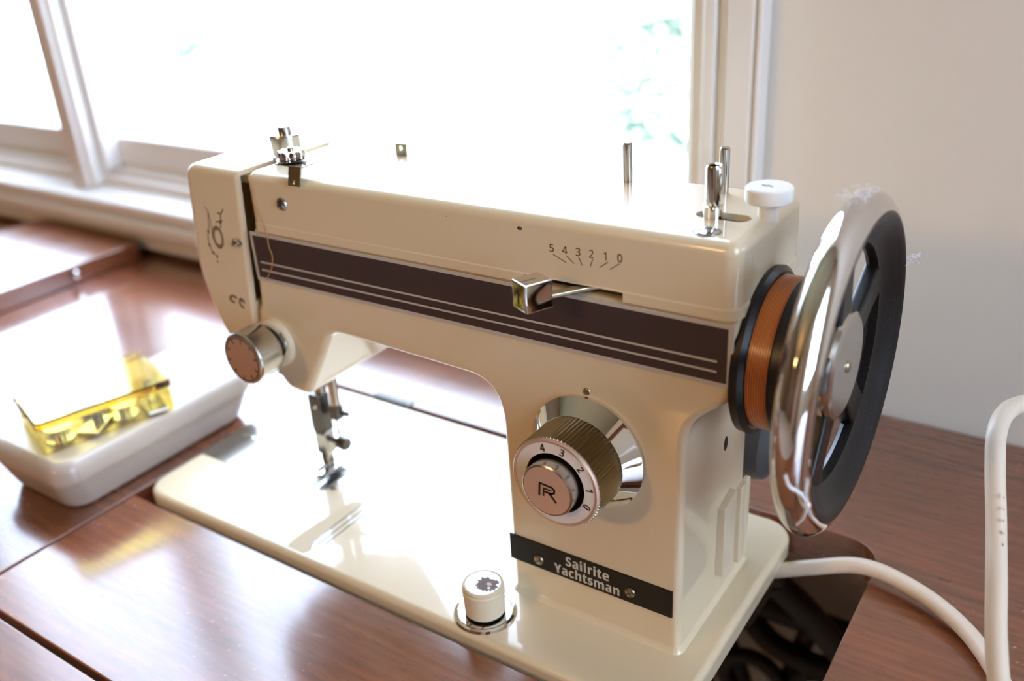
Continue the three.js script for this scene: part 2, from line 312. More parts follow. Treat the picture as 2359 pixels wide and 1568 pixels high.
// ---------------------------------------------------------------- sewing table
{
  const t = thing('sewing_table', 'polished reddish brown wooden sewing table with a cutout around the machine', 'table', [0, TY, 0]);
  const rr = (x0, x1, z0, z1, r) => outline([['M', x0 + r, z0], ['L', x1 - r, z0], ['Q', x1, z0, x1, z0 + r], ['L', x1, z1 - r], ['Q', x1, z1, x1 - r, z1], ['L', x0 + r, z1], ['Q', x0, z1, x0, z1 - r], ['L', x0, z0 + r], ['Q', x0, z0, x0 + r, z0]]);
  const main = outline([['M', -0.0052, -0.3535], ['L', 1.05, -0.3535], ['L', 1.05, 0.1232], ['L', -0.0052, 0.1232], ['L', -0.0052, 0.0035], ['L', 0.458, 0.0035], ['Q', 0.465, 0.0035, 0.465, -0.004],
    ['L', 0.464, -0.168], ['Q', 0.4635, -0.1935, 0.440, -0.1935], ['L', -0.0052, -0.1935]]);
  mesh('top_board', woodUV(plate(main, -0.026, 0, 0.0012, 2), 'x', 0.8, 0.1, 0.3), M.wood, t);
  mesh('leaf_board', woodUV(box(-0.95, -0.0072, -0.026, -0.0002, -0.3535, 0.1232, 0.0012), 'x', 0.8, 0.55, 0.1), M.wood2, t);
  mesh('front_board', woodUV(box(-0.95, 1.05, -0.026, -0.0005, 0.1262, 0.20, 0.0012), 'x', 0.8, 0.2, 0.77), M.wood2, t);
  for (const x of [0.07, 0.34]) mesh('hinge', [box(x - 0.02, x + 0.02, 0.0, 0.0012, -0.1995, -0.1875, 0.0005), lathe(disc(0.0022, -0.018, 0.018, 0.0004), 'x', [x, 0.001, -0.190], 12)], M.darkSteel, t);
  // aprons and iron legs
  mesh('apron', woodUV(box(0.50, 0.518, -0.12, -0.026, -0.34, 0.10), 'z'), M.woodEdge, t);
  mesh('apron', woodUV(box(-0.60, -0.582, -0.12, -0.026, -0.34, 0.10), 'z'), M.woodEdge, t);
  for (const x of [-0.55, 0.93]) {
    const leg = [];
    for (const z of [-0.26, 0.06]) leg.push(tube([[x, -0.028, z], [x, -0.25, z * 0.9], [x, -0.5, z * 1.1], [x, -0.735, z * 1.3]], 0.012, 24, 8));
    leg.push(tube([[x, -0.38, -0.25], [x, -0.33, -0.16], [x, -0.42, -0.1], [x, -0.33, -0.04], [x, -0.38, 0.06]], 0.008, 40, 8), tube([[x, -0.73, -0.34], [x, -0.70, -0.1], [x, -0.73, 0.12]], 0.01, 24, 8));
    mesh('iron_leg', leg, M.iron, t);
  }
  // cast iron scrolls of the back brace
  const sc = [];
  const zb = -0.315;
  for (const [x, s] of [[0.17, 1], [0.30, -1], [0.43, 1], [0.04, -1]]) {
    sc.push(tube([[x - 0.06 * s, -0.42, zb], [x - 0.02 * s, -0.36, zb], [x + 0.02 * s, -0.27, zb], [x + 0.05 * s, -0.20, zb]], 0.009, 30, 8));
    sc.push(tube([[x + 0.03 * s, -0.30, zb], [x + 0.05 * s, -0.27, zb], [x + 0.04 * s, -0.24, zb], [x + 0.01 * s, -0.25, zb]], 0.006, 20, 8));
    sc.push(tube([[x, -0.44, zb], [x + 0.01, -0.33, zb], [x - 0.005, -0.19, zb]], 0.006, 20, 8));
  }
  const ring = (x, y, r) => { const g = new THREE.TorusGeometry(r, 0.007, 8, 40); g.translate(x, y, zb + 0.012); return g; };
  sc.push(ring(0.352, -0.262, 0.026), ring(0.412, -0.248, 0.022), tube([[0.300, -0.19, zb], [0.322, -0.235, zb], [0.345, -0.30, zb], [0.34, -0.45, zb]], 0.008, 24, 8), tube([[0.395, -0.19, zb], [0.382, -0.25, zb], [0.376, -0.32, zb], [0.39, -0.45, zb]], 0.008, 24, 8), tube([[0.33, -0.19, zb], [0.37, -0.215, zb + 0.01], [0.43, -0.215, zb + 0.01], [0.47, -0.19, zb]], 0.010, 24, 8));
  sc.push(tube([[-0.55, -0.19, zb], [0.2, -0.185, zb], [0.93, -0.19, zb]], 0.011, 20, 8), tube([[-0.55, -0.45, zb], [0.2, -0.46, zb], [0.93, -0.45, zb]], 0.011, 20, 8));
  mesh('iron_brace', sc, M.iron, t);
}

// ---------------------------------------------------------------- sewing machine (own axes: bed top at y = 0, front edge z = 0)
const ZF = -0.0435, ZR = -0.124, AX = [0.1685, -0.080];
const SM = thing('sewing_machine', 'cream zigzag sewing machine with chrome handwheel and dark brown stripe', 'sewing machine', [0, Y0, 0]);
{
  const ev = new Evaluator(); ev.useGroups = false; ev.attributes = ['position', 'normal'];
  const brush = (g) => { g = strip(g.clone()); g.deleteAttribute('uv'); const b = new Brush(g); b.updateMatrixWorld(); return b; };
  const minus = (g, ...cuts) => { let b = brush(g); for (const c of cuts) b = ev.evaluate(b, brush(c), SUBTRACTION); return b.geometry; };
  // bed
  const bed = mesh('bed', slab(0, 0.414, -0.182, 0, 0.018, [[0.0025, -0.016], [0, -0.013], ...edgeTop(-0.0125, 0, 0.0042, 6).slice(1)], 10), M.cream, SM);
  mesh('slide_plate', box(0.0006, 0.066, -0.001, 0.0003, -0.122, -0.0522, 0.0003), M.steel, bed);
  const slot = slab(0.0085, 0.0215, -0.089, -0.084, 0.0024, [[0, 0.0001], [0, 0.0007], [0.0006, 0.0011]], 6); mesh('finger_catch', slot, M.chrome, bed);
  const npS = new THREE.Shape(); npS.absarc(0.0915, -0.0875, 0.0372, 0, Math.PI * 2, false);
  mesh('needle_plate', plate(npS, -0.001, 0.0005, 0.0002, 1, 40), M.steel, bed);
  mesh('feed_dog', [0, 1, 2].map((k) => box(0.0955 + k * 0.0045, 0.0978 + k * 0.0045, 0.0004, 0.0016, -0.100, -0.078, 0.0003)), M.darkSteel, bed);
  mesh('plate_screw', lathe([[0, 0.0014], [0.002, 0.0012], [0.0027, 0.0005], [0.0027, 0.0002]], 'y', [0.1245, 0, -0.068], 16), M.steel, bed);
  // worn seam guide
  for (const [x, z0, z1] of [[0.1550, -0.066, -0.012], [0.1597, -0.066, -0.016], [0.1638, -0.066, -0.0185]]) mesh('seam_guide_line', box(x, x + 0.0011, -0.0002, 0.00012, z0, z1), M.darkSteel, bed);
  {
    const s = new THREE.Shape(), pts = [];
    const L = [[0.1445, 0.0025], [0.1425, -0.012], [0.1430, -0.03], [0.1455, -0.05], [0.148, -0.064]], Rr = [[0.1545, -0.066], [0.1545, -0.04], [0.155, -0.018], [0.1605, -0.009], [0.1575, 0.0], [0.151, 0.0015]];
    for (const list of [L, Rr]) for (let i = 0; i + 1 < list.length; i++) for (let k = 0; k < 9; k++) { const a = list[i], b = list[i + 1], f = k / 9; pts.push([a[0] + (b[0] - a[0]) * f + (rnd() - 0.5) * 0.0013, a[1] + (b[1] - a[1]) * f + (rnd() - 0.5) * 0.001]); }
    pts.forEach(([x, z], i) => { z = Math.min(z, -0.0045); i ? s.lineTo(x, z) : s.moveTo(x, z); });
    mesh('worn_paint_patch', plate(s, -0.0002, 0.0001), S({ color: rgb(212, 196, 164), roughness: 0.75 }), bed, 'matt worn strip beside the seam guide lines');
  }
  // arm, head and pillar casting
  const body = outline([['M', 0.2935, 0], ['L', 0.2930, 0.110], ['C', 0.2928, 0.126, 0.288, 0.1362, 0.272, 0.1368], ['L', 0.181, 0.1398], ['Q', 0.1715, 0.1400, 0.1690, 0.134],
    ['L', 0.1462, 0.0945], ['Q', 0.1440, 0.0905, 0.1400, 0.0900], ['L', 0.1290, 0.0905], ['Q', 0.1235, 0.0925, 0.1205, 0.0975], ['L', 0.1065, 0.1010], ['L', 0.1062, 0.110], ['L', 0.1096, 0.143], ['L', 0.1130, 0.148], ['L', 0.1190, 0.1963],
    ['L', 0.4196, 0.1963], ['L', 0.4196, 0.164], ['C', 0.4194, 0.150, 0.3985, 0.150, 0.3976, 0.130], ['L', 0.3968, 0], ['L', 0.2935, 0]]);
  const arm = minus(extrude(body, ZR, ZF, 0.0042, 5, 0.55, 14), box(0.308, 0.372, 0.150, 0.21, ZF - 0.040, ZF - 0.0062), box(0.380, 0.4165, 0.140, 0.21, -0.105, -0.058),
    box(0.100, 0.150, 0.146, 0.1935, ZR + 0.004, ZF - 0.003));
  const rearPillar = slab(0.300, 0.3962, -0.138, -0.10, 0.012, [[0, 0], [0, 0.118], [0.004, 0.13], [0.012, 0.138]], 8);
  // flared foot of the pillar
  const foot = slab(0.2915, 0.3988, -0.1395, -0.0418, 0.006, [[0, 0], [0.0008, 0.0012], [0.0022, 0.0042], [0.0032, 0.009]], 6);
  const lip = [box(0.1085, 0.1245, 0.2225, 0.2272, ZR + 0.004, ZF - 0.007), box(0.1085, 0.1245, 0.150, 0.2272, ZR + 0.004, ZR + 0.008)];
  const bodyMesh = mesh('arm_casting', [arm, rearPillar, foot, ...lip], M.cream, SM);
  // face cover at the needle end
  const cover = outline([['M', 0.1055, 0.1012], ['C', 0.092, 0.105, 0.080, 0.1085, 0.0722, 0.121], ['C', 0.0640, 0.136, 0.0590, 0.155, 0.0590, 0.172], ['L', 0.0655, 0.222], ['Q', 0.0665, 0.2305, 0.0745, 0.2312], ['L', 0.1152, 0.2312], ['L', 0.1080, 0.150], ['L', 0.1055, 0.110]]);
  const fcHollow = extrude(outline([['M', 0.0780, 0.1200], ['L', 0.0660, 0.146], ['L', 0.0625, 0.172], ['L', 0.0690, 0.2278], ['L', 0.1300, 0.2278], ['L', 0.1300, 0.1470], ['L', 0.1040, 0.1470], ['L', 0.1020, 0.1200]]), ZR + 0.003, ZF - 0.0026);
  const fc = mesh('face_cover', minus(extrude(cover, ZR, ZF, 0.0048, 5, 0.55, 12), fcHollow), M.cream, SM);
  // printed threading diagram
  const zd = ZF + 0.0001, q = [];
  q.push(...stroke([[0.0795, 0.2055], [0.0815, 0.2025], [0.0795, 0.1935], [0.0765, 0.186], [0.0760, 0.181], [0.0775, 0.1765], [0.082, 0.1735]], 0.0005, 0.00012, zd));
  q.push(...stroke([[0.0815, 0.2025], [0.0822, 0.1945], [0.0808, 0.185]], 0.0004, 0.00012, zd), ...stroke([[0.0962, 0.206], [0.093, 0.2025], [0.0905, 0.203]], 0.0007, 0.00012, zd), ...stroke([[0.093, 0.2025], [0.0905, 0.1935]], 0.0006, 0.00012, zd), ...stroke([[0.087, 0.1968], [0.0935, 0.1985]], 0.0007, 0.00012, zd));
  for (const [x, y, r] of [[0.0779, 0.1895, 0.0010], [0.0762, 0.1805, 0.0010], [0.0912, 0.1972, 0.0011], [0.0783, 0.1755, 0.0010], [0.0815, 0.1735, 0.0010], [0.0808, 0.170, 0.0008]]) { const g = new THREE.CylinderGeometry(r, r, 0.00012, 12); g.rotateX(Math.PI / 2); g.translate(x, y, zd); q.push(g); }
  for (const [a, b] of [[0.0045, 0.0068], [0.0034, 0.0054]]) { const g = new THREE.TorusGeometry(1, 0.09, 4, 26); g.scale(a, b, 0.0005); g.rotateZ(-0.1); g.translate(0.0862, 0.1868, zd); q.push(g); }
  mesh('threading_diagram', q, M.inkFaded, fc, 'small faded black threading diagram');
  { const st = []; for (const [x, y, rx, ry] of [[0.0890, 0.1462, 0.0030, 0.0020], [0.0968, 0.1446, 0.0022, 0.0026]]) { const g = new THREE.TorusGeometry(1, 0.42, 4, 22, 4.9); g.scale(rx, ry, 0.0002); g.rotateZ(0.2); g.translate(x, y, zd); st.push(g); } mesh('ink_smudge', st, M.stain, fc); }
  const screwHead = (r, h) => [[0, h], [r * 0.55, h * 0.92], [r * 0.88, h * 0.6], [r, h * 0.12], [r, -0.001], [0, -0.001]];
  const screw = (p, r, h, axis, par, cross, mat = M.steel, nm = 'screw') => {
    const m = mesh(nm, lathe(screwHead(r, h), axis, p, 24), mat, par);
    const w = r * 0.28, g = [];
    const bar = (a) => { const b = new THREE.BoxGeometry(r * 1.5, w, h * 0.25); b.rotateZ(a); if (axis === 'y') b.rotateX(-Math.PI / 2); b.translate(...(axis === 'y' ? [0, h * 0.92, 0] : [0, 0, h * 0.92])); b.translate(...p); g.push(b); };
    bar(0.5); if (cross) bar(0.5 + Math.PI / 2);
    mesh('slot', g, M.darkSteel, m); return m;
  };
  screw([0.1042, 0.1862, ZF], 0.0034, 0.0032, 'z', fc, false, M.chrome);
  // top cover
  const lid = slab(0.1192, 0.4206, ZR - 0.0005, ZF + 0.0006, 0.0075, [[0, 0.1965], [0, 0.2010], [0.0005, 0.2017], ...edgeTop(0.2020, 0.2312, 0.0058, 8, 0.0006).slice(1)], 9);
  const hollowLid = minus(lid, slab(0.1218, 0.4180, ZR + 0.0022, ZF - 0.0022, 0.005, [[0, 0.190], [0, 0.2262], [0.002, 0.2282]], 8),
    box(0.3125, 0.3662, 0.19, 0.2010, ZF - 0.006, ZF + 0.004), slab(0.3865, 0.4118, -0.0815, -0.0715, 0.0049, [[0, 0.222], [0, 0.24]], 10));
  const lidMesh = mesh('top_cover', hollowLid, M.cream, SM);
  screw([0.1495, 0.2158, ZF + 0.0002], 0.0040, 0.0016, 'z', lidMesh, true);
  mesh('screw_seat', lathe([[0, 0.2313], [0.0062, 0.2313], [0.0062, 0.2310]], 'y', [0.4012, 0, -0.0540], 32), M.darkSteel, lidMesh);
  screw([0.4012, 0.2314, -0.0540], 0.0052, 0.0012, 'y', lidMesh, true, M.chrome);
  mesh('oil_hole', [lathe([[0.0030, 0], [0.0030, 0.0005], [0.0040, 0.0005], [0.0040, 0]], 'y', [0.1653, 0.2311, -0.0687], 24)], M.agedSteel, lidMesh);
  for (const [x, y, r] of [[0.3115, 0.2238, 0.0014], [0.2678, 0.2240, 0.0007], [0.243, 0.2243, 0.0006]]) mesh('paint_chip', ball(r, [x, y, ZF - 0.0002], [1.2, 0.8, 0.35], 6), M.darkSteel, lidMesh);
  // width scale printed on the cover
  const zt = ZF + 0.00002;
  [['5', 0.3290, 0.2166], ['4', 0.3361, 0.2166], ['3', 0.3432, 0.2168], ['2', 0.3501, 0.2169], ['1', 0.3572, 0.2170], ['0', 0.3647, 0.2171]].forEach(([s, x, y]) => { const g = text(s, 0.0038, 0.00012); g.translate(x, y, zt); mesh('scale_digit', g, M.ink, lidMesh); });
  for (const l of [[[0.3298, 0.2135], [0.3363, 0.2107]], [[0.3371, 0.2138], [0.3407, 0.2109]], [[0.3436, 0.214], [0.3451, 0.2108]], [[0.3507, 0.2142], [0.3495, 0.2109]], [[0.3585, 0.2142], [0.3544, 0.2111]], [[0.3644, 0.2144], [0.3598, 0.2111]]]) mesh('scale_line', join(stroke(l, 0.00038, 0.00016, zt)), M.ink, lidMesh);
  // stripe plate
  const sp = mesh('stripe_plate', box(0.1168, 0.4194, 0.1645, 0.1952, ZF - 0.0004, ZF + 0.0006, 0.0003), M.alu, SM, 'silver framed dark brown stripe along the arm');
  mesh('brown_field', box(0.1192, 0.4168, 0.1668, 0.1932, ZF, ZF + 0.0007), M.brownFilm, sp);
  for (const y of [0.1768, 0.1718]) mesh('silver_line', box(0.1226, 0.4122, y - 0.00052, y + 0.00052, ZF, ZF + 0.0008), M.alu, sp);
  // black badge with lettering
  const bd = mesh('badge', box(0.2928, 0.3932, 0.0236, 0.0408, ZF - 0.0003, ZF + 0.0009, 0.0003), M.badge, SM, 'black name badge with light lettering');
  for (const [s, y] of [['Sailrite', 0.0359], ['Yachtsman', 0.0287]]) { const g = text(s, 0.0062, 0.00012, fontBold, 0.98); g.computeBoundingBox(); const w = g.boundingBox.max.x * 2; g.scale((s === 'Sailrite' ? 0.0268 : 0.0405) / w, 1, 1); g.translate(s === 'Sailrite' ? 0.3432 : 0.3425, y, ZF + 0.0009); mesh('lettering', g, M.badgeText, bd); }
  screw([0.3122, 0.0296, ZF + 0.0009], 0.0031, 0.0016, 'z', bd, false, M.agedSteel); screw([0.3693, 0.0308, ZF + 0.0009], 0.0031, 0.0016, 'z', bd, true, M.agedSteel);
  mesh('index_rivet', lathe(screwHead(0.0020, 0.0009), 'z', [0.3457, 0.1447, ZF], 18), M.agedSteel, bodyMesh);

  // stitch length dial
  const D = [0.3452, 0.1100];
  const dial = new THREE.Group(); dial.name = 'stitch_length_dial'; dial.position.set(D[0], D[1], ZF); SM.add(dial);
  mesh('collar', lathe([[0.0262, 0.0], [0.0322, 0.0], [0.0322, 0.0022], [0.0312, 0.0032], [0.0250, 0.0098], [0.0240, 0.0100], [0.0, 0.0100]], 'z', [0, 0, 0], 64, 0.25), M.chrome, dial, 'polished chrome collar');
  { // knurled drum
    const n = 76, s = new THREE.Shape(); for (let i = 0; i <= n * 2; i++) { const a = i / (n * 2) * Math.PI * 2, r = i % 2 ? 0.0233 : 0.0248; i ? s.lineTo(r * Math.cos(a), r * Math.sin(a)) : s.moveTo(r, 0); }
    const well = new THREE.Path(); well.absarc(0, 0, 0.0163, 0, Math.PI * 2, true); s.holes.push(well);
    const g = new THREE.ExtrudeGeometry(s, { depth: 0.0222, bevelEnabled: true, bevelSize: 0.0005, bevelThickness: 0.0005, bevelOffset: -0.0005, bevelSegments: 1 }); g.translate(0, 0, 0.0085);
    const k = mesh('knurled_drum', strip(g), M.agedSteel, dial, 'ribbed nickel drum'); 
    mesh('dial_rim', lathe([[0.0222, 0.0310], [0.0222, 0.0322], [0.0234, 0.0324], [0.0241, 0.0316], [0.0241, 0.0305]], 'z', [0, 0, 0], 64), M.pinkAlu, k);
    mesh('dial_face', lathe([[0.0164, 0.0300], [0.0164, 0.0320], [0.0224, 0.0320], [0.0224, 0.0305]], 'z', [0, 0, 0], 64, 0.3), M.ringWhite, k);
    [['4', 108], ['3', 75], ['2', 40], ['1', 7], ['0', -24]].forEach(([d, a]) => { const th = a * Math.PI / 180, g2 = text(d, 0.0040, 0.00012, fontBold, 0.9); g2.rotateZ(th - Math.PI / 2 + (a > 90 ? -0.1 : 0)); g2.translate(0.0193 * Math.cos(th), 0.0193 * Math.sin(th), 0.0320); mesh('dial_digit', g2, M.ink, k); });
    const b = mesh('reverse_button', lathe([[0, 0.0392], [0.0128, 0.0392], [0.0133, 0.0394], [0.0139, 0.0390], [0.0141, 0.0384], [0.0141, 0.0101]], 'z', [0, 0, 0], 56, 0.35), M.chromeDull, dial);
    mesh('button_face', lathe(disc(0.0129, 0.0388, 0.0393), 'z', [0, 0, 0], 48, 0.3), M.pinkAlu, b, 'pinkish brushed button face');
    const u = 0.0058, R = (l) => l.map(([x, y]) => [x * u, y * u]);
    const lg = [...stroke(R([[-0.72, -0.55], [-0.62, 0.62], [0.55, 0.50], [0.78, 0.30], [0.72, 0.02], [0.45, -0.12], [-0.12, -0.10]]), 0.0010, 0.00015, 0.0394), ...stroke(R([[-0.30, -0.50], [-0.26, 0.20], [0.42, 0.18]]), 0.0008, 0.00015, 0.0394), ...stroke(R([[0.25, -0.12], [0.85, -0.82]]), 0.0011, 0.00015, 0.0394)];
    mesh('letter_mark', lg, M.ink, b, 'stylised black letter R');
  }

  // thread tension dial
  const tn = new THREE.Group(); tn.name = 'tension_dial'; tn.position.set(0.1230, 0.1236, ZF); SM.add(tn);
  mesh('boss', lathe([[0.0165, -0.004], [0.0155, 0.0035], [0.0130, 0.0052], [0, 0.0052]], 'z', [0, 0, 0], 40), M.cream2, tn);
  mesh('tension_disc', [lathe([[0, 0.0058], [0.0120, 0.0050], [0.0128, 0.0062], [0, 0.0072]], 'z', [0, 0, 0], 40), lathe([[0, 0.0076], [0.0120, 0.0080], [0.0128, 0.0070], [0, 0.0070]], 'z', [0, 0, 0], 40)], M.darkSteel, tn);
  mesh('spring', [0.0085, 0.0098, 0.0111].map((z) => { const g = new THREE.TorusGeometry(0.0085, 0.0006, 6, 30); g.translate(0, 0, z); return g; }), M.blackPaint, tn);
  mesh('check_spring', tube([[0.006, -0.008, 0.006], [0.013, -0.004, 0.008], [0.0165, 0.004, 0.007], [0.012, 0.011, 0.006]], 0.0006, 24, 6), M.steel, tn);
  const cap = mesh('dial_cap', lathe([[0.0150, 0.0112], [0.0168, 0.0112], [0.0168, 0.0265], [0.0162, 0.0275], [0.0150, 0.0280], [0, 0.0280]], 'z', [0, 0, 0], 56, 0.35), M.chromeDull, tn, 'brushed chrome dial cap');
  mesh('cap_face', lathe([[0, 0.0281], [0.0146, 0.0281], [0.0148, 0.0279]], 'z', [0, 0, 0], 48, 0.3), P({ color: rgb(222, 188, 160), metalness: 0.8, roughness: 0.28 }), cap, 'spun copper coloured face');
  mesh('ring_line', (() => { const g = new THREE.TorusGeometry(0.0140, 0.00035, 4, 60); g.scale(1, 1, 0.3); g.translate(0, 0, 0.0282); return g; })(), M.ink, cap);
  for (let k = 0; k < 10; k++) { const a = k / 10 * Math.PI * 2 + 0.2, g = text(String(k), 0.0026, 0.0001, fontBold, 0.8); g.rotateZ(a - Math.PI / 2); g.translate(0.0120 * Math.cos(a), 0.0120 * Math.sin(a), 0.0281); mesh('dial_digit', g, M.ink, cap); }

  // stitch width lever
  const lv = new THREE.Group(); lv.name = 'stitch_width_lever'; SM.add(lv);
  mesh('lever_arm', (() => { const g = box(-0.0025, 0.0025, -0.0012, 0.0012, -0.036, 0.004, 0.0008); g.rotateY(-0.62); g.translate(0.3302, 0.1992, -0.0225); return g; })(), M.agedSteel, lv);
  {
    const s = outline([['M', -0.0063, -0.0062], ['Q', -0.0052, 0, -0.0063, 0.0062], ['Q', -0.0063, 0.0068, -0.0055, 0.0068], ['L', 0.0055, 0.0068], ['Q', 0.0063, 0.0068, 0.0063, 0.0062], ['Q', 0.0052, 0, 0.0063, -0.0062], ['Q', 0.0063, -0.0068, 0.0055, -0.0068], ['L', -0.0055, -0.0068], ['Q', -0.0063, -0.0068, -0.0063, -0.0062]]);
    const place = (g) => { g.rotateY(-0.45); g.translate(0.3310, 0.2022, -0.0225); return g; };
    const kn = mesh('lever_knob', place(extrude(s, -0.0075, 0.0075, 0.0011, 3, 0.5, 8)), M.chrome, lv, 'waisted chrome lever knob');
    mesh('arrow_mark', join([...stroke([[0, -0.0030], [0, 0.0030]], 0.0010, 0.0003, 0.0075), ...stroke([[-0.0018, 0.0012], [0, 0.0032], [0.0018, 0.0012]], 0.0007, 0.0003, 0.0075)].map(place)), M.ink, kn);
    mesh('index_line', place(box(-0.0004, 0.0004, 0.0066, 0.00690, -0.002, 0.0066)), M.ink, kn);
  }

  // bobbin winder
  const bw = new THREE.Group(); bw.name = 'bobbin_winder'; bw.position.set(0.3951, 0, -0.0742); SM.add(bw);
  mesh('spindle', [lathe([[0, 0.212], [0.0044, 0.212], [0.0044, 0.2366], [0.0036, 0.2370], [0.0036, 0.2392]], 'y', [0, 0, 0], 32), lathe([[0.0032, 0.2392], [0.0037, 0.2394], [0.0037, 0.2535], [0.0031, 0.2547], [0.0024, 0.2545], [0.0022, 0.246], [0, 0.246]], 'y', [0, 0, 0], 32)], M.chrome, bw);
  mesh('spindle_spring', tube([[0.0034, 0.2522, 0.0010], [0.0046, 0.2490, 0.0012], [0.0042, 0.2462, 0.0012], [0.0034, 0.2420, 0.0010]], 0.0004, 20, 6), M.agedSteel, bw);
  mesh('winder_stop', lathe([[0, 0.2290], [0.0045, 0.2290], [0.0042, 0.2375], [0.0100, 0.2378], [0.0104, 0.2384], [0.0104, 0.2438], [0.0098, 0.2446], [0, 0.2447]], 'y', [0.0212, 0, -0.0112], 40, 0.35), M.whitePlastic, bw, 'white plastic winder stop button');
  mesh('stop_print', join(stroke([[-0.0024, 0.0005], [-0.001, -0.0004], [0.0004, 0.0005], [0.0022, -0.0004]], 0.0005, 0.0002, 0).map((g) => { g.rotateX(-Math.PI / 2); g.translate(0.0205, 0.2448, -0.0105); return g; })), M.ink, bw);

  // spool pins, thread guides, presser regulator
  for (const [x, z, h, r] of [[0.3856, -0.1095, 0.2534, 0.0024], [0.3344, -0.1093, 0.2513, 0.0024]]) mesh('spool_pin', lathe([[0, 0.229], [r, 0.229], [r, h - 0.0008], [r * 0.75, h], [0, h]], 'y', [x, 0, z], 20), M.steel, SM);
  { const s = outline([['M', -0.004, 0], ['L', 0.004, 0], ['L', 0.004, 0.0075], ['L', -0.004, 0.0075]]); const h = new THREE.Path(); h.absarc(0, 0.0048, 0.0014, 0, Math.PI * 2, true); s.holes.push(h);
    const g = extrude(s, -0.0006, 0.0006); g.translate(0.1850, 0.2308, -0.109); mesh('thread_guide_hook', g, M.agedSteel, SM); }
  const pr = new THREE.Group(); pr.name = 'presser_regulator'; pr.position.set(0.1182, 0, -0.082); SM.add(pr);
  mesh('regulator_cap', lathe([[0, 0.2302], [0.0102, 0.2302], [0.0102, 0.2325], [0.0092, 0.2330], [0.0100, 0.2440], [0.0095, 0.2452], [0.0048, 0.2454], [0, 0.2454]], 'y', [0, 0, 0], 40, 0.4), M.chromeDull, pr);
  mesh('regulator_pin', lathe([[0.0042, 0.2450], [0.0042, 0.2488], [0.0038, 0.2494], [0, 0.2494]], 'y', [0, 0, 0], 28, 0.4), M.steel, pr);
  const tg = new THREE.Group(); tg.name = 'top_thread_guide'; SM.add(tg);
  { const s = outline([['M', -0.0045, 0], ['L', 0.0045, 0], ['L', 0.0045, 0.0108], ['L', -0.0045, 0.0108]]); const h = new THREE.Path(); h.absarc(0, 0.0022, 0.0011, 0, Math.PI * 2, true); s.holes.push(h);
    const g = extrude(s, -0.0005, 0.0005); g.rotateX(-0.25); g.translate(0.1640, 0.2283, -0.0415); mesh('bracket', g, M.agedSteel, tg, 'bent steel guide bracket'); mesh('bracket_top', box(0.1480, 0.1690, 0.2380, 0.2389, -0.058, -0.0440, 0.0003), M.steel, tg);
    const n = 10, sh = new THREE.Shape(); for (let i = 0; i <= 80; i++) { const a = i / 80 * Math.PI * 2, r = 0.0070 + 0.0008 * Math.cos(a * n); i ? sh.lineTo(r * Math.cos(a), r * Math.sin(a)) : sh.moveTo(r, 0); }
    const k = plate(sh, 0.2402, 0.2450, 0.0008, 2); k.translate(0.1535, 0, -0.0525); mesh('fluted_nut', k, M.chrome, tg); mesh('tension_disc', [lathe([[0, 0.2390], [0.0085, 0.2396], [0.0088, 0.2401], [0, 0.2404]], 'y', [0.1535, 0, -0.0525], 36)], M.steel, tg);
    mesh('stud', lathe(disc(0.002, 0.230, 0.2465, 0.0003), 'y', [0.1535, 0, -0.0525], 16), M.steel, tg); }

  // needle bar, presser bar and foot
  const pb = new THREE.Group(); pb.name = 'presser_foot'; pb.position.set(0.1068, 0, -0.082); SM.add(pb);
  mesh('presser_bar', lathe(disc(0.0042, 0.030, 0.105, 0.0004), 'y', [0, 0, -0.004], 24), M.steel, pb);
  mesh('shank', box(-0.0055, 0.0050, 0.034, 0.064, -0.0068, 0.0045, 0.0016), M.darkSteel, pb);
  mesh('shank_screw', lathe(screwHead(0.0022, 0.0012), 'z', [0.001, 0.056, 0.0045], 16), M.chrome, pb);
  mesh('foot_ankle', [box(-0.0050, 0.0058, 0.0165, 0.0345, -0.0055, 0.0040, 0.0014), box(-0.003, 0.004, 0.007, 0.018, -0.004, 0.003, 0.001)], M.steel, pb);
  mesh('thumb_screw', [lathe([[0, -0.004], [0.0020, -0.004], [0.0020, 0.0085], [0.0046, 0.0095], [0.0048, 0.0155], [0.0040, 0.0170], [0, 0.0170]], 'x', [0.005, 0.0285, -0.001], 24)], M.darkSteel, pb);
  mesh('sole', (() => { const s = outline([['M', -0.0085, -0.014], ['L', 0.0085, -0.014], ['L', 0.0085, 0.012], ['L', 0.004, 0.015], ['L', 0.0022, 0.015], ['L', 0.0022, 0.0], ['L', -0.0022, 0.0], ['L', -0.0022, 0.015], ['L', -0.004, 0.015], ['L', -0.0085, 0.012]]); const g = plate(s, 0.0045, 0.0068, 0.0006, 2); return g; })(), M.chrome, pb);
  const nb = new THREE.Group(); nb.name = 'needle_bar'; nb.position.set(0.1190, 0, -0.0865); SM.add(nb);
  mesh('bar', lathe(disc(0.0034, 0.0448, 0.105, 0.0004), 'y', [0, 0, 0], 20), M.steel, nb);
  mesh('needle_clamp', [lathe(disc(0.0046, 0.046, 0.056, 0.0006), 'y', [0, 0, 0], 20), lathe(disc(0.0018, 0, 0.009, 0.0003), 'x', [0.002, 0.051, 0], 12)], M.darkSteel, nb);
  mesh('needle', lathe([[0, 0.0075], [0.0003, 0.012], [0.0005, 0.030], [0.0009, 0.033], [0.0009, 0.046]], 'y', [0, 0, 0.001], 10), M.steel, nb);
  mesh('thread_wire', tube([[-0.0205, 0.0098, 0.014], [-0.016, 0.0072, 0.017], [-0.010, 0.0078, 0.017], [-0.006, 0.0072, 0.016]], 0.0005, 16, 6), M.darkSteel, pb);
  // needle bar casting below the arm
  mesh('head_underside', box(0.088, 0.148, 0.0925, 0.112, -0.100, ZF - 0.006, 0.006, 4), M.cream, bodyMesh);

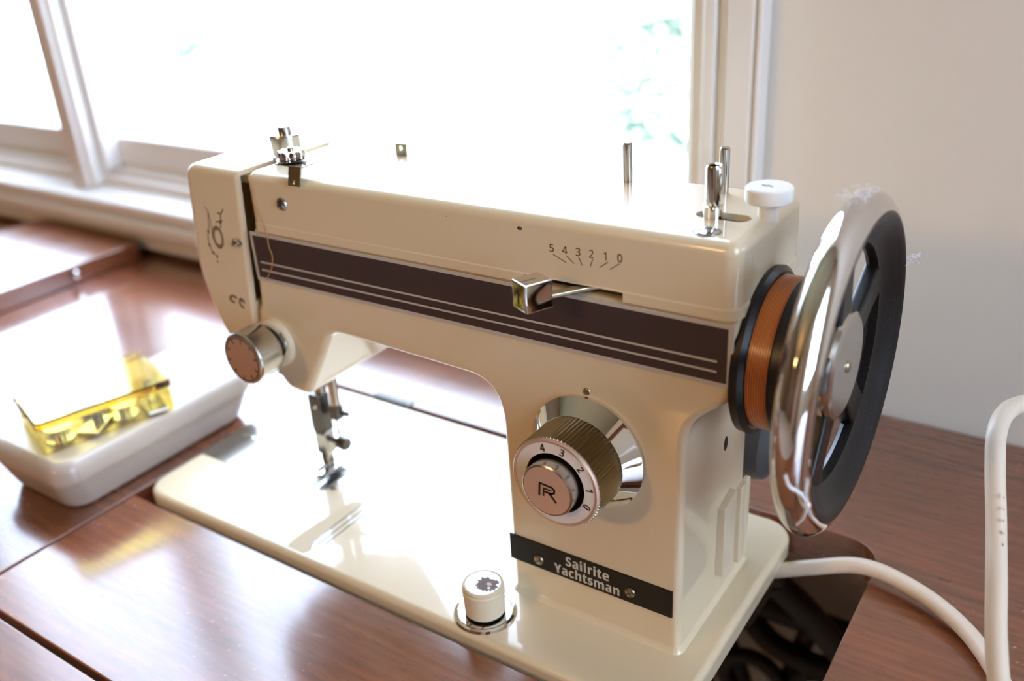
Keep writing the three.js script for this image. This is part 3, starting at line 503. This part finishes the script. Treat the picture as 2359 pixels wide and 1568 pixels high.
  // drop feed knob on the bed
  const fk = new THREE.Group(); fk.name = 'drop_feed_knob'; fk.position.set(0.2895, 0, -0.0190); SM.add(fk);
  const pl = mesh('chrome_plate', lathe([[0.0002, 0.0012], [0.0155, 0.0012], [0.0160, 0.0016], [0.0176, 0.0014], [0.0182, 0.0], [0, 0]], 'y', [0, 0, 0], 64, 0.3), M.chrome, fk, 'round chrome indicator plate');
  { const m = [], la = (g, a, r) => { g.rotateX(-Math.PI / 2); g.translate(0, 0, r); g.rotateY(a); g.translate(0, 0.0012, 0); m.push(g); };
    la(text('1', 0.0042, 0.00012), -0.06, 0.0138); la(text('/', 0.0042, 0.00012), -0.26, 0.0138); la(text('2', 0.0046, 0.00012), 0.5, 0.0138);
    const o = new THREE.TorusGeometry(0.0013, 0.0002, 4, 20); la(o, -1.25, 0.0138); mesh('plate_mark', m, M.ink, pl);
    const t1 = new THREE.TorusGeometry(0.0152, 0.00022, 4, 70); t1.rotateX(Math.PI / 2); t1.translate(0, 0.0012, 0); mesh('engraved_ring', t1, M.ink, pl); }
  const kb = mesh('knob', lathe([[0.0112, 0.0030], [0.0116, 0.0030], [0.0120, 0.0180], [0.0114, 0.0187], [0.0117, 0.0194], [0.0116, 0.0205], [0.0108, 0.0212], [0.0104, 0.0206], [0, 0.0206]], 'y', [0, 0, 0], 56, 0.35), M.beigeKnob, fk);
  mesh('knob_stem', lathe(disc(0.0095, 0.0005, 0.0040), 'y', [0, 0, 0], 32), M.blackMatt, fk);
  mesh('knob_inlay', lathe([[0, 0.0209], [0.0100, 0.0209], [0.0103, 0.0206]], 'y', [0, 0, 0], 48), P({ color: rgb(232, 230, 222), metalness: 0.3, roughness: 0.4 }), kb);
  { const blob = (n, cx, cz, r, mat, y, sq) => { const s = new THREE.Shape(); for (let i = 0; i < n; i++) { const a = i / n * Math.PI * 2, rr = r * (0.72 + 0.5 * rnd()); const x = cx + rr * Math.cos(a), z = cz + sq * rr * Math.sin(a); i ? s.lineTo(x, z) : s.moveTo(x, z); } mesh('worn_patch', plate(s, 0.0206, y), mat, kb, 'flaking patch where the inlay is worn away'); };
    blob(34, 0.0030, -0.0004, 0.0064, S({ color: rgb(112, 96, 86), roughness: 0.7 }), 0.02105, 0.85); blob(16, 0.0040, -0.0006, 0.0020, S({ color: rgb(190, 174, 160), roughness: 0.6 }), 0.02115, 0.7); blob(14, 0.0055, 0.0020, 0.0011, M.ringWhite, 0.0212, 1); blob(14, 0.0004, 0.0040, 0.0020, S({ color: rgb(140, 126, 110), roughness: 0.7 }), 0.0210, 0.7); }

  // handwheel
  const hw = new THREE.Group(); hw.name = 'handwheel'; hw.position.set(0.4567, AX[0], AX[1]); SM.add(hw);
  const RW = 0.0662, rx = 0.0086, rr = 0.0116, arc = (a0, a1, n, k = 1) => { const o = []; for (let i = 0; i <= n; i++) { const a = (a0 + (a1 - a0) * i / n) * Math.PI / 180; o.push([RW + k * rr * Math.cos(a), k * rx * Math.sin(a)]); } return o; };
  mesh('rim', lathe(arc(-150, 72, 34), 'x', [0, 0, 0], 120, 1.2), M.chrome, hw, 'polished chrome wheel rim');
  mesh('inner_rim', lathe([...arc(72, 80, 2, 0.99), [RW - 0.001, 0.0066], [RW - 0.0045, 0.0035], [RW - 0.0085, 0.0010], [RW - 0.0112, 0.0000], [RW - 0.0117, -0.004], [RW - 0.0104, -0.0060]], 'x', [0, 0, 0], 110, 0.7), M.blackDusty, hw, 'black enamelled inside of the rim');
  for (let k = 0; k < 5; k++) {
    const a = (24 + 72 * k) * Math.PI / 180;         // from -z towards +y
    const s = outline([['M', 0.016, -0.0105], ['Q', 0.032, -0.0052, 0.058, -0.0095], ['L', 0.058, 0.0095], ['Q', 0.032, 0.0052, 0.016, 0.0105]]);
    const g = extrude(s, -0.0035, 0.0035, 0.0018, 3, 0.7, 10);   // along x, width y, thickness z
    g.rotateY(Math.PI / 2);                                  // length now along -z, thickness along x
    g.rotateX(a); g.translate(-0.0035, 0, 0); mesh('spoke', g, M.blackDusty, hw);
  }
  mesh('hub', lathe([[0, -0.016], [0.0225, -0.016], [0.0245, -0.010], [0.0215, -0.003], [0.0, 0.0]], 'x', [0, 0, 0], 60), M.blackPaint, hw);
  { const n = 90, s = new THREE.Shape(); for (let i = 0; i <= n * 2; i++) { const a = i / (n * 2) * Math.PI * 2, r = i % 2 ? 0.0253 : 0.0259; i ? s.lineTo(r * Math.cos(a), r * Math.sin(a)) : s.moveTo(r, 0); }
    const g = new THREE.ExtrudeGeometry(s, { depth: 0.004, bevelEnabled: false }); g.rotateY(Math.PI / 2); g.translate(-0.0062, 0, 0);
    const k = mesh('clutch_knob', [strip(g), lathe([[0.0256, -0.0022], [0.0256, -0.0010], [0.0246, 0.0010], [0.0225, 0.0018], [0, 0.0018]], 'x', [0, 0, 0], 64, 0.35)], M.chromeDull, hw, 'flat chrome clutch knob');
    mesh('clutch_screw', lathe(screwHead(0.0030, 0.0012), 'x', [0.0018, 0, 0], 20), M.agedSteel, k); }
  const pu = new THREE.Group(); pu.name = 'belt_pulley'; pu.position.set(0, AX[0], AX[1]); SM.add(pu);
  mesh('back_flange', lathe([[0, 0.4185], [0.0395, 0.4185], [0.0400, 0.4225], [0.0375, 0.4245], [0.030, 0.4245]], 'x', [0, 0, 0], 80, 0.5), M.blackPaint, pu);
  { const pts = [[0.03, 0.4240]]; for (let k = 0; k < 9; k++) { const x = 0.4245 + k * 0.0011; pts.push([0.0356, x], [0.0362, x + 0.00025], [0.0362, x + 0.0008], [0.0356, x + 0.00105]); } pts.push([0.03, 0.4345]); mesh('copper_band', lathe(pts, 'x', [0, 0, 0], 90, 0.6), M.copper, pu, 'grooved orange brown band'); 
    mesh('groove_line', [1, 2, 3, 4, 5, 6, 7, 8].map((k) => { const g = new THREE.TorusGeometry(0.0357, 0.00022, 4, 90); g.rotateY(Math.PI / 2); g.translate(0.42447 + k * 0.0011, 0, 0); return g; }), M.copperDark, pu); }
  mesh('front_flange', lathe([[0.03, 0.4340], [0.0365, 0.4342], [0.0372, 0.4352], [0.0372, 0.4440], [0.0350, 0.4460], [0.024, 0.4465]], 'x', [0, 0, 0], 80, 0.5), M.blackPaint, pu);
  // housing hood around the pulley
  // pillar side details
  const term = new THREE.Group(); term.name = 'terminal_cover'; SM.add(term);
  { const s = outline([['M', 0.0895, 0.020], ['L', 0.0895, 0.0640], ['L', 0.1060, 0.0680], ['L', 0.1060, 0.016], ['L', 0.0895, 0.020]]); const g = extrude(s, 0, 0.0062, 0.0012, 2); g.rotateY(Math.PI / 2); g.translate(0.3955, 0, 0); mesh('cover_plate', g, M.cream2, term);
    mesh('ridge', [box(0.3955, 0.4005, 0.010, 0.0620, -0.1225, -0.1165, 0.001), box(0.3955, 0.3990, 0.006, 0.060, -0.1340, -0.1280, 0.001)], M.cream2, term);
    mesh('socket_slot', ball(0.003, [0.3965, 0.030, -0.1215], [0.5, 1.3, 0.9], 8), M.blackMatt, term); }
  mesh('oil_notch', ball(0.0042, [0.3962, 0.1015, -0.0965], [0.45, 1.4, 0.8], 10), M.blackMatt, bodyMesh);
  // motor behind the pillar
  const mo = new THREE.Group(); mo.name = 'motor'; SM.add(mo);
  mesh('motor_body', [lathe([[0, 0.300], [0.018, 0.300], [0.026, 0.308], [0.029, 0.325], [0.029, 0.385], [0.026, 0.398], [0.018, 0.404], [0, 0.405]], 'x', [0, 0.066, -0.170], 48)], M.motor, mo, 'dark grey electric motor');
  mesh('motor_pulley', lathe([[0, 0.404], [0.0075, 0.404], [0.0055, 0.409], [0.0075, 0.4135], [0, 0.4135]], 'x', [0, 0.066, -0.170], 32), M.steel, mo);
  mesh('motor_bracket', box(0.335, 0.350, 0.030, 0.120, -0.147, -0.136, 0.002), M.blackMatt, mo);
  // mechanism below the bed
  const un = new THREE.Group(); un.name = 'under_bed_mechanism'; SM.add(un);
  mesh('oil_pan', box(0.03, 0.33, -0.055, -0.014, -0.170, -0.015, 0.006), M.blackMatt, un);
  mesh('shaft', [lathe(disc(0.006, 0.02, 0.405, 0.001), 'x', [0, -0.030, -0.130], 20), lathe(disc(0.005, 0.02, 0.400, 0.001), 'x', [0, -0.032, -0.060], 20)], M.darkSteel, un);
  mesh('crank', box(0.372, 0.392, -0.060, -0.013, -0.146, -0.115, 0.004), M.iron, un); mesh('crank', box(0.372, 0.388, -0.050, -0.013, -0.075, -0.045, 0.004), M.iron, un);
}

// ---------------------------------------------------------------- things on the table
{
  // beige accessory case
  const c = thing('accessory_case', 'beige lidded plastic accessory case with rounded edges beside the machine bed', 'case', [0, TY, 0]);
  const x0 = -0.114, x1 = -0.0110, z0 = -0.127, z1 = 0.0490;
  mesh('case_base', slab(x0, x1, z0, z1, 0.017, [[0.015, 0], [0.0115, 0.0012], [0.0095, 0.004], [0.0020, 0.0262], [0.0030, 0.0266]], 10, 0.5, true, 0.2), M.boxPlastic, c);
  mesh('case_lid', slab(x0, x1, z0, z1, 0.017, [[0.0030, 0.0264], [0.0006, 0.0268], [0.0, 0.0300], ...edgeTop(0.0322, 0.0420, 0.0085, 7, 0.0006).slice(1)], 8, 0.5), M.boxPlastic, c);
  // translucent yellow box, turned on the case
  const A = [-0.0385, 0.0405], th = 0.288, L = 0.0955, W = 0.068, TB = TY + 0.0420;
  const yb = thing('parts_box', 'clear yellow plastic parts box with amber lid on the beige case', 'box', [A[0], TB, A[1]], -th);
  // local axes: x to the left (-W..0), z back (-L..0)
  const wl = 0.0014;
  mesh('box_wall', [box(-W + 0.002, -0.002, 0, wl, -L + 0.002, -0.002), box(-W + 0.002, -W + 0.002 + wl, wl, 0.0195, -L + 0.002, -0.002), box(-0.002 - wl, -0.002, wl, 0.0195, -L + 0.002, -0.002), box(-W + 0.002 + wl, -0.002 - wl, wl, 0.0195, -0.002 - wl, -0.002), box(-W + 0.002 + wl, -0.002 - wl, wl, 0.0195, -L + 0.002, -L + 0.002 + wl)], M.clearYellow, yb);
  mesh('lid', slab(-W, 0, -L, 0, 0.004, [[0, 0.0200], [0, 0.0242], [0.0008, 0.0252]], 6, 0.5), M.amber, yb, 'amber translucent lid');
  const inBox = (lx, lz) => { const cs = Math.cos(-th), sn = Math.sin(-th); return [A[0] + lx * cs + lz * sn, TB + wl + 0.0002, A[1] - lx * sn + lz * cs]; };
  const bob = (lx, lz, lab) => { const t = thing('bobbin', lab, 'bobbin', inBox(lx, lz), 0, 'bobbins in the yellow parts box'); mesh('flange', [lathe(disc(0.0100, 0, 0.0010, 0.0002), 'y', [0, 0, 0], 28), lathe(disc(0.0100, 0.0095, 0.0105, 0.0002), 'y', [0, 0, 0], 28)], M.steel, t); mesh('core', lathe(disc(0.0045, 0.0005, 0.0100), 'y', [0, 0, 0], 20), M.steel, t); };
  bob(-0.016, -0.016, 'steel bobbin in the yellow parts box, right in its near corner'); bob(-0.040, -0.018, 'steel bobbin in the yellow parts box, next to the corner bobbin'); bob(-0.017, -0.062, 'steel bobbin in the yellow parts box between two spare feet');
  const ft = (lx, lz, a, lab) => { const t = thing('spare_presser_foot', lab, 'presser foot', inBox(lx, lz), a, 'spare feet in the yellow parts box'); mesh('foot_sole', box(-0.008, 0.008, 0, 0.0025, -0.013, 0.013, 0.0008), M.steel, t); mesh('foot_shank', [box(-0.003, 0.003, 0.0025, 0.015, -0.008, -0.002, 0.0008), box(-0.003, 0.0085, 0.0110, 0.0150, -0.008, -0.002, 0.0008)], M.steel, t); };
  ft(-0.015, -0.040, 0.5, 'spare steel foot in the yellow box, between the two single bobbins'); ft(-0.044, -0.045, 1.7, 'spare steel foot lying deeper inside the yellow box, lengthwise across'); ft(-0.014, -0.083, 1.2, 'spare steel foot at the far end of the yellow box');

  // folded cabinet lid at the back left
  const l = thing('cabinet_lid', 'flat polished wooden cabinet lid with rounded corners lying near the window sill', 'lid', [0, TY, 0]);
  mesh('lid_board', woodUV(slab(-0.656, -0.4385, -0.3300, -0.045, 0.022, [[0.0015, 0], [0, 0.0015], ...edgeTop(0.002, 0.0225, 0.0015, 3).slice(1)], 10), 'z', 0.8, 0.3, 0.6), M.wood2, l);
  mesh('catch', lathe([[0, 0.0062], [0.003, 0.0060], [0.0048, 0.0045], [0.0052, 0.002], [0.0030, 0.0], [0, 0]], 'x', [-0.4385, 0.0125, -0.232], 24), M.chrome, l, 'small chrome catch');
}

// ---------------------------------------------------------------- cords
{
  const c1 = thing('power_cord', 'thick cream power cord coming from under the machine bed across the cutout', 'cord', [0, Y0, 0]);
  mesh('cable', tube([[0.396, -0.0245, -0.1565], [0.409, -0.0195, -0.156], [0.4300, -0.0100, -0.158], [0.4600, 0.0015, -0.160], [0.4930, 0.0020, -0.152], [0.5190, 0.0005, -0.136], [0.5365, -0.0005, -0.1150], [0.5475, -0.0012, -0.0950], [0.556, -0.0013, -0.06], [0.57, -0.0013, 0.02]], 0.0047, 90, 14), M.cord, c1);
  const c2 = thing('lead_cord', 'thick cream cord rising in an upright loop by the plain wall', 'cord', [0, Y0, 0]);
  mesh('cable', tube([[0.640, -0.0002, -0.16], [0.610, 0.005, -0.19], [0.580, 0.050, -0.213], [0.552, 0.0920, -0.212], [0.5355, 0.1100, -0.2015], [0.5230, 0.1150, -0.1835], [0.5165, 0.1170, -0.1655], [0.5155, 0.1130, -0.1500], [0.5185, 0.1020, -0.1370], [0.5250, 0.0850, -0.1150], [0.5310, 0.0720, -0.0900], [0.5375, 0.0560, -0.0640], [0.5480, 0.037, -0.036], [0.568, 0.012, 0.0], [0.60, -0.0002, 0.05], [0.64, -0.0002, 0.10]], 0.0047, 140, 14), M.cord, c2);
  mesh('moulded_print', join([0, 1, 2, 3, 4, 5, 6, 7, 8, 9].map((k) => ball(0.0009, [0.5222 + k * 0.00115 + 0.0036, 0.0965 - k * 0.0034, -0.1235 + k * 0.0046 + 0.0024], [0.6, 0.8, 1.2], 5))), M.cord, c2);
  const bc = thing('drive_hose', 'black hose hanging in the dark opening below the table', 'hose', [0, Y0, 0]);
  mesh('hose', tube([[0.37, -0.062, -0.215], [0.3876, -0.0976, -0.2364], [0.4046, -0.1215, -0.2482], [0.4231, -0.1503, -0.2583], [0.445, -0.180, -0.262], [0.47, -0.25, -0.265], [0.48, -0.40, -0.262], [0.47, -0.62, -0.23], [0.44, -0.744, -0.15]], 0.0105, 60, 12), M.rubber, bc);
  const kp = thing('foot_control_plug', 'dark pear shaped plug hanging under the machine bed', 'plug', [0, Y0, 0]);
  mesh('plug_body', (() => { const g = lathe([[0, -0.034], [0.008, -0.031], [0.0125, -0.020], [0.012, -0.006], [0.008, 0.010], [0.005, 0.024], [0.0045, 0.034], [0, 0.034]], 'y', [0, 0, 0], 28); g.rotateZ(-0.6); g.translate(0.3785, -0.092, -0.196); return g; })(), M.rubber, kp);
  mesh('plug_lead', tube([[0.397, -0.064, -0.196], [0.404, -0.052, -0.188], [0.398, -0.040, -0.170], [0.385, -0.034, -0.15]], 0.0035, 24, 8), M.rubber, kp);
}
// ---------------------------------------------------------------- thread and lint
{
  const a = tag(mesh('loose_thread', tube([[0.1255, 0.2290, ZF + 0.0008], [0.1275, 0.2210, ZF + 0.0012], [0.1262, 0.2150, ZF + 0.0012], [0.1310, 0.2050, ZF + 0.0014], [0.1335, 0.1960, ZF + 0.0016], [0.1330, 0.1880, ZF + 0.0013], [0.1345, 0.1830, ZF + 0.0013], [0.1325, 0.1755, ZF + 0.0013], [0.1255, 0.1660, ZF + 0.0012]].map(([x, y, z]) => [x, y + Y0, z]), 0.00033, 60, 5), M.thread), 'tan loose thread clinging to the stripe at the needle end', 'thread');
  const lintG = (cx, cy, cz, sx, sy, sz, n) => { const o = []; for (let i = 0; i < n; i++) { const p = []; let x = cx + (rnd() - 0.5) * sx, y = cy + (rnd() - 0.5) * sy, z = cz + (rnd() - 0.5) * sz; for (let k = 0; k < 4; k++) { p.push([x, y, z]); x += (rnd() - 0.5) * 0.005; y += (rnd() - 0.5) * 0.003; z += (rnd() - 0.5) * 0.005; } o.push(tube(p, 0.00012, 8, 4)); } return o; };
  const wy = Y0 + AX[0];
  const l1 = tag(mesh('lint_tuft', lintG(0.4555, wy + 0.0788, AX[1], 0.012, 0.002, 0.014, 34), M.lint), 'wisp of white lint on top of the chrome wheel rim', 'lint'); l1.userData.kind = 'stuff';
  const on = (a, b, k = 1.03) => { const r = 0.0662 + 0.0116 * k * Math.cos(b); return [0.4567 + 0.0086 * k * Math.sin(b), wy + r * Math.sin(a), AX[1] + r * Math.cos(a)]; };
  const l2 = tag(mesh('lint_thread', [tube([on(-0.16, 0.1), on(-0.24, 0.3), on(-0.30, 0.7), on(-0.40, 0.95)], 0.0007, 20, 5), tube([on(-0.22, 1.05), on(-0.32, 1.0), on(-0.45, 1.0), on(-0.55, 0.75), on(-0.62, 0.35)], 0.0004, 20, 5), tube([on(-0.45, 1.0), on(-0.62, 1.1), on(-0.75, 1.2)], 0.0004, 20, 5), ball(0.0014, on(-0.45, 1.0), [1, 1, 1], 6)], M.lint), 'white thread scrap stuck low on the chrome wheel rim', 'thread');
  const l3 = tag(mesh('lint_tuft', lintG(0.4660, wy + 0.030, AX[1] - 0.066, 0.003, 0.004, 0.004, 16), M.lint), 'tiny white fluff on the outer edge of the black wheel rim', 'lint'); l3.userData.kind = 'stuff';
}

renderer.render(scene, camera);
